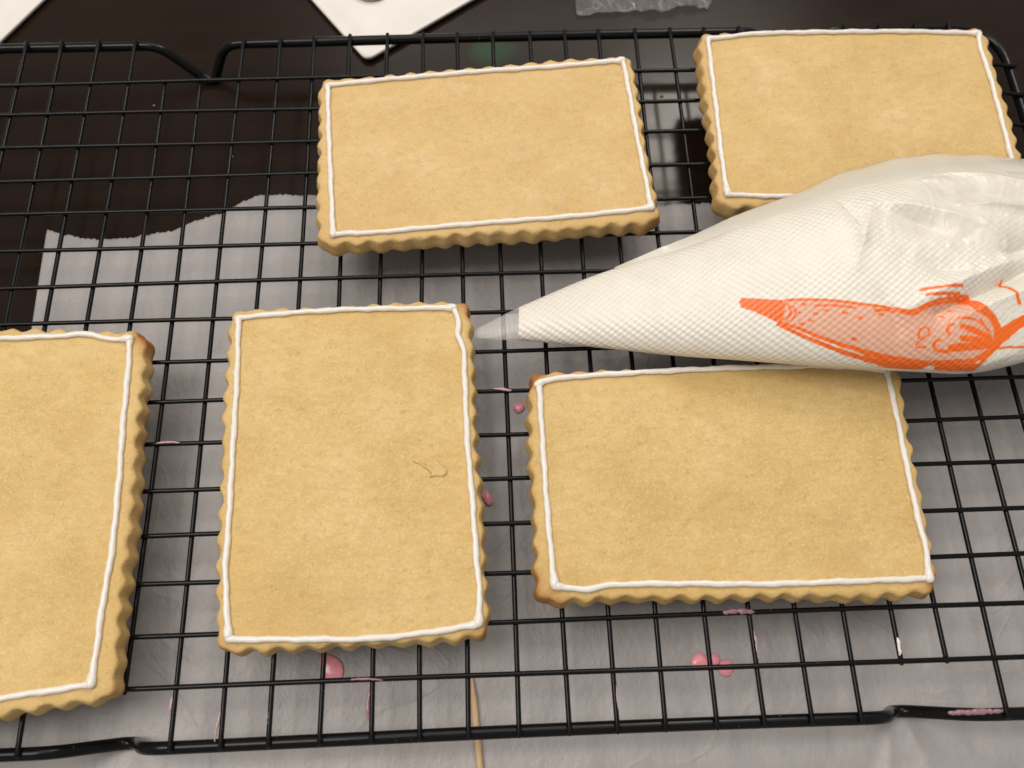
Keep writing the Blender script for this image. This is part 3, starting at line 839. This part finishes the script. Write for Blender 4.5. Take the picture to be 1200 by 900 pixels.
o = link("seam_flap", mesh("seam_flap", V, grid_faces(nu - i0, nf)), M_FLAP, bag)
md = o.modifiers.new("thickness", 'SOLIDIFY'); md.thickness = 0.00015
# ------------------------------------------------------------------ crockery at the back
def square_dish(name, corner, d1, d2, L1, L2, rim, height, label, z0):
    """square dish with a raised lip; corner nearest the camera, d1 / d2 its two edges"""
    d1 = np.array(d1, float) / np.linalg.norm(d1); d2 = np.array(d2, float) / np.linalg.norm(d2)
    c = np.array(corner, float)
    quad = [c, c + d1 * L1, c + d1 * L1 + d2 * L2, c + d2 * L2]
    mid_ = sum(quad) / 4
    rings = []
    for ins, z in ((6, 0.0), (1.2, 0.0), (0.2, height * 0.5), (0.0, height * 0.85), (0.5, height), (1.4, height), (rim * 0.6, height * 0.86), (rim, height * 0.62), (rim + 3, height * 0.5), (rim + 14, height * 0.48)):
        q = []
        for p in quad:
            d = mid_ - p
            q.append(p + d / np.linalg.norm(d) * ins * 1.41)
        f = fillet(q, 4.0, True, 8)
        rings.append(np.c_[f, np.full(len(f), z)])
    n = len(rings[0])
    V = np.vstack(rings)
    F = grid_faces(len(rings), n, True).tolist() + [tuple(range(n)), tuple(range(len(V) - n, len(V)))]
    base = np.array([c[0], c[1], z0])
    me = mesh(name, (V - np.array([c[0], c[1], 0])) * MM, F)
    bm = bmesh.new(); bm.from_mesh(me); bmesh.ops.recalc_face_normals(bm, faces=bm.faces); bm.to_mesh(me); bm.free()
    o = link(name, me, M_GLAZE, loc=tuple(base * MM))
    tag(o, label, "dish")
    return o
square_dish("square_dish", (-54.7, 138.9), (-23.4, 32.8), (43.0, 31.1), 160, 160, 7, 3.0,
            "white square dish poking its corner under the back of the rack", TABLE_Z + 0.05)
square_dish("square_dish", (-247.5, 98.8), (-54.0, 45.0), (50.4, 80.5), 160, 170, 7, 2.6,
            "white rimmed dish cut off by the top left corner", TABLE_Z + 0.05)

def blob(name, x, y, z, rx, ry, rz, mat, label, cat, seed, rot=0.0, group=None, flat=0.35):
    g = np.random.default_rng(seed)
    bm = bmesh.new()
    bmesh.ops.create_icosphere(bm, subdivisions=4, radius=1.0)
    a, b, c = g.uniform(0, 6, 3)
    for v in bm.verts:
        p = v.co
        k = 1 + 0.12 * math.sin(2.2 * p.x + a) * math.cos(1.9 * p.y + b) + 0.03 * math.sin(4 * p.x - 3 * p.y + c)
        zz = p.z if p.z > 0 else p.z * flat
        q = Vector((p.x * rx * k, p.y * ry * k, zz * rz * k))
        q.rotate(Matrix.Rotation(rot, 3, 'Z'))
        v.co = q * MM
    me = bpy.data.meshes.new(name); bm.to_mesh(me); bm.free()
    me.polygons.foreach_set('use_smooth', [True] * len(me.polygons))
    o = link(name, me, mat, loc=(x * MM, y * MM, z * MM))
    tag(o, label, cat, group)
    return o
G = "drops of pink icing under the rack"
blob("icing_lump", -54.9, 179.5, TABLE_Z + 2.6, 9, 6, 4, M_ROSE, "pinkish brown lump on the white dish at the top edge", "icing", 3)
for x, y, rx, ry, rz, mt, lab, sd in [
    (4.5, -21.5, 1.9, 1.9, 1.7, M_PINK, "round pink icing drop on the paper between the two middle cookies", 11),
    (-7.7, -54.6, 1.7, 2.6, 1.3, M_PINK, "pink icing drop half hidden by the cracked cookie's right edge", 12),
    (-59.3, -108.9, 3.2, 4.6, 1.4, M_PINK, "large pink icing drop peeking out below the cracked cookie", 13),
    (59.5, -111.1, 2.7, 2.6, 1.5, M_PINK, "left of the three pink drops below the browned cookie", 14),
    (68.0, -113.4, 2.6, 2.3, 1.5, M_PINK, "right of the three pink drops below the browned cookie", 15),
    (64.0, -110.4, 1.9, 2.2, 1.2, M_PINK, "middle of the three pink drops below the browned cookie", 16)]:
    blob("icing_drop", x, y, paper_z(x, y) + 0.40, rx * 1.05, ry * 1.05, rz * 0.75, mt, lab, "icing", sd, 0.3 * sd, G)

def smear(pts, r, mat, label, seed, zs=0.8):
    g = np.random.default_rng(seed)
    p = arc_resample(catmull(np.array(pts, float), 40), 0.35)
    n = len(p)
    p[:, :2] += np.cumsum(g.normal(0, 0.05, (n, 2)), 0)
    nz = np.convolve(g.normal(0, 1, n + 6), np.ones(3) / 3, 'same')[3:-3]
    rr = r * 0.85 * np.clip(0.8 + 0.22 * nz, 0.4, 1.2) * np.sin(np.linspace(0.35, math.pi - 0.35, n)) ** 0.6
    p0 = p[0].copy()
    V, F = tube((p - p0) * MM, rr * MM, 10, zscale=zs)
    o = link("icing_smear", mesh("icing_smear", V, F), mat, loc=tuple(p0 * MM))
    tag(o, label, "icing", "icing smeared on the rack wires")
ZL, ZX = 1.55, -0.3
yl = lambda j: (8.5 - j) * CY
xl = lambda i: (i - 13) * CX
smear([(-4.2, yl(10) + 0.9, ZL), (-1.5, yl(10) + 0.5, ZL + 0.2), (1.5, yl(10), ZL)], 0.75, M_ROSE, "pale pink smear on the wire just above the round pink drop", 1)
smear([(64.5, yl(15) + 0.6, ZL), (69.0, yl(15) + 1.0, ZL + 0.3), (73.2, yl(15) + 0.4, ZL)], 1.35, M_MAUVE, "mauve smear on the wires under the browned cookie's front edge", 2)
smear([(73.0, yl(15) - 3.0, ZX), (73.4, yl(15) - 9.0, ZX + 0.2), (73.2, yl(15) - 14, ZX)], 0.55, M_ROSE, "thin pale streak running down a wire toward the pink drops", 3)
smear([(xl(10) - 0.5, -117.5, ZX), (xl(10) - 0.6, -121.0, ZX + 0.2), (xl(10) - 0.5, -125, ZX)], 0.75, M_MAUVE, "mauve streak on the wire near the front bar below the cracked cookie", 4)
smear([(xl(10) - 5.5, yl(16) + 0.3, ZL), (xl(10) - 1.0, yl(16) + 0.4, ZL), (xl(10) + 4, yl(16) + 0.2, ZL)], 0.55, M_MAUVE, "mauve smear along the front wire beside the large pink drop", 5)
smear([(xl(6) - 0.5, -116.8, ZX), (xl(6) - 0.6, -119, ZX + 0.2), (xl(6) - 0.7, -121.5, ZX)], 0.7, M_ROSE, "leftmost pale pink fleck on a wire near the front bar", 6)
smear([(xl(7) - 0.5, -121.5, ZX), (xl(7) - 0.8, -125, ZX + 0.2), (xl(7) - 0.8, -129, ZX)], 0.6, M_ROSE, "pale pink streak low on the second wire left of the large drop", 7)
smear([(-116.0, yl(11) + 0.5, ZL), (-112, yl(11) + 0.4, ZL + 0.1), (-108.0, yl(11) + 0.2, ZL)], 0.5, M_ROSE, "pale dry icing streak on the wire between the two left cookies", 8)
smear([(129.0, YF + 0.8, ZB + 1.5), (134.0, YF + 0.4, ZB + 1.9), (140, YF + 0.5, ZB + 1.6), (146.0, YF + 0.2, ZB + 1.7)], 1.25, M_MAUVE, "mauve icing smeared along the front bar at the right", 9)
smear([(xl(8) - 0.4, -117, ZX), (xl(8) - 0.6, -123, ZX), (xl(8) - 0.5, -127, ZX)], 0.42, M_ROSE, "thin pale streak on the wire just left of the large drop", 10)
smear([(xl(15) + 0.3, yl(16) - 4, ZX), (xl(15) + 0.4, yl(16) - 8, ZX), (xl(15) + 0.4, yl(16) - 11, ZX)], 0.4, M_ROSE, "pale fleck on a wire near the front bar in the middle", 12)
smear([(116.6, -107.6, 0.9), (116.4, -110.4, 0.6), (116.2, -112.6, 0.2)], 0.85, M_ICING, "small white icing drip on the end of a wire at the right", 13)

# toothpick under the front of the rack
p = np.array([[-14.2, -113.5], [-13.9, -117.5], [-13.4, -124.0], [-9.4, -176.0]])
zz = np.array([paper_z(*q) + 1.2 for q in p]); zz = np.linspace(zz.max() + 0.15, zz.max(), 4)
pp = arc_resample(np.c_[p, zz], 2.0)
r = np.clip(0.35 + np.arange(len(pp)) * 0.22, 0, 1.1)
V, F = tube((pp - pp[0]) * MM, r * MM, 10)
o = link("toothpick", mesh("toothpick", V, F), M_PICK, loc=tuple(pp[0] * MM))
tag(o, "pale wooden toothpick lying on the paper under the front bar", "toothpick")

# crumpled clear wrap at the back
nu2, nv2 = 110, 60
uu, ww = np.meshgrid(np.linspace(0, 1, nu2), np.linspace(0, 1, nv2), indexing='ij')
wx = 38 + uu * 62 + 3 * snoise(uu * 10, ww * 10, 201, 2, 0.8)
wy = 163.0 + uu * 3 + ww * 38 + 1.2 * snoise(uu * 60, 0 * uu, 202, 2, 0.25)
wz = 0.5 + 2.6 * np.abs(snoise(wx, wy, 203, 3, 0.16)) + 1.6 * np.abs(snoise(wx, wy, 204, 2, 0.4))
V = np.stack([wx - 70, wy - 180, wz], -1).reshape(-1, 3) * MM
o = link("plastic_wrap", mesh("plastic_wrap", V, grid_faces(nu2, nv2)[:, ::-1]), M_WRAP, loc=(0.070, 0.180, TABLE_Z * MM))
md = o.modifiers.new("thickness", 'SOLIDIFY'); md.thickness = 0.00006
tag(o, "crumpled clear plastic wrap on the table at the top edge", "plastic wrap")

# crumbs on the table
M_CRUMB = simple("crumb", (0.30, 0.19, 0.09), 0.7).m
for k, (x, y, rr_, lab) in enumerate([(71.0, 118.5, 0.9, "small crumb on the table between the two back cookies"),
                                (-143.5, 119.5, 0.6, "tiny crumb on the dark table left of the rack's back foot"),
                                (-108.5, 92.5, 0.5, "tiny crumb on the dark table beyond the torn paper"),
                                (33.0, 133.0, 0.8, "crumb on the table behind the back left cookie")]):
    blob("crumb", x, y, TABLE_Z + 0.2, rr_, rr_ * 0.8, rr_ * 0.7, M_CRUMB, lab, "crumb", 300 + k, 0.5 * k, "crumbs on the table")
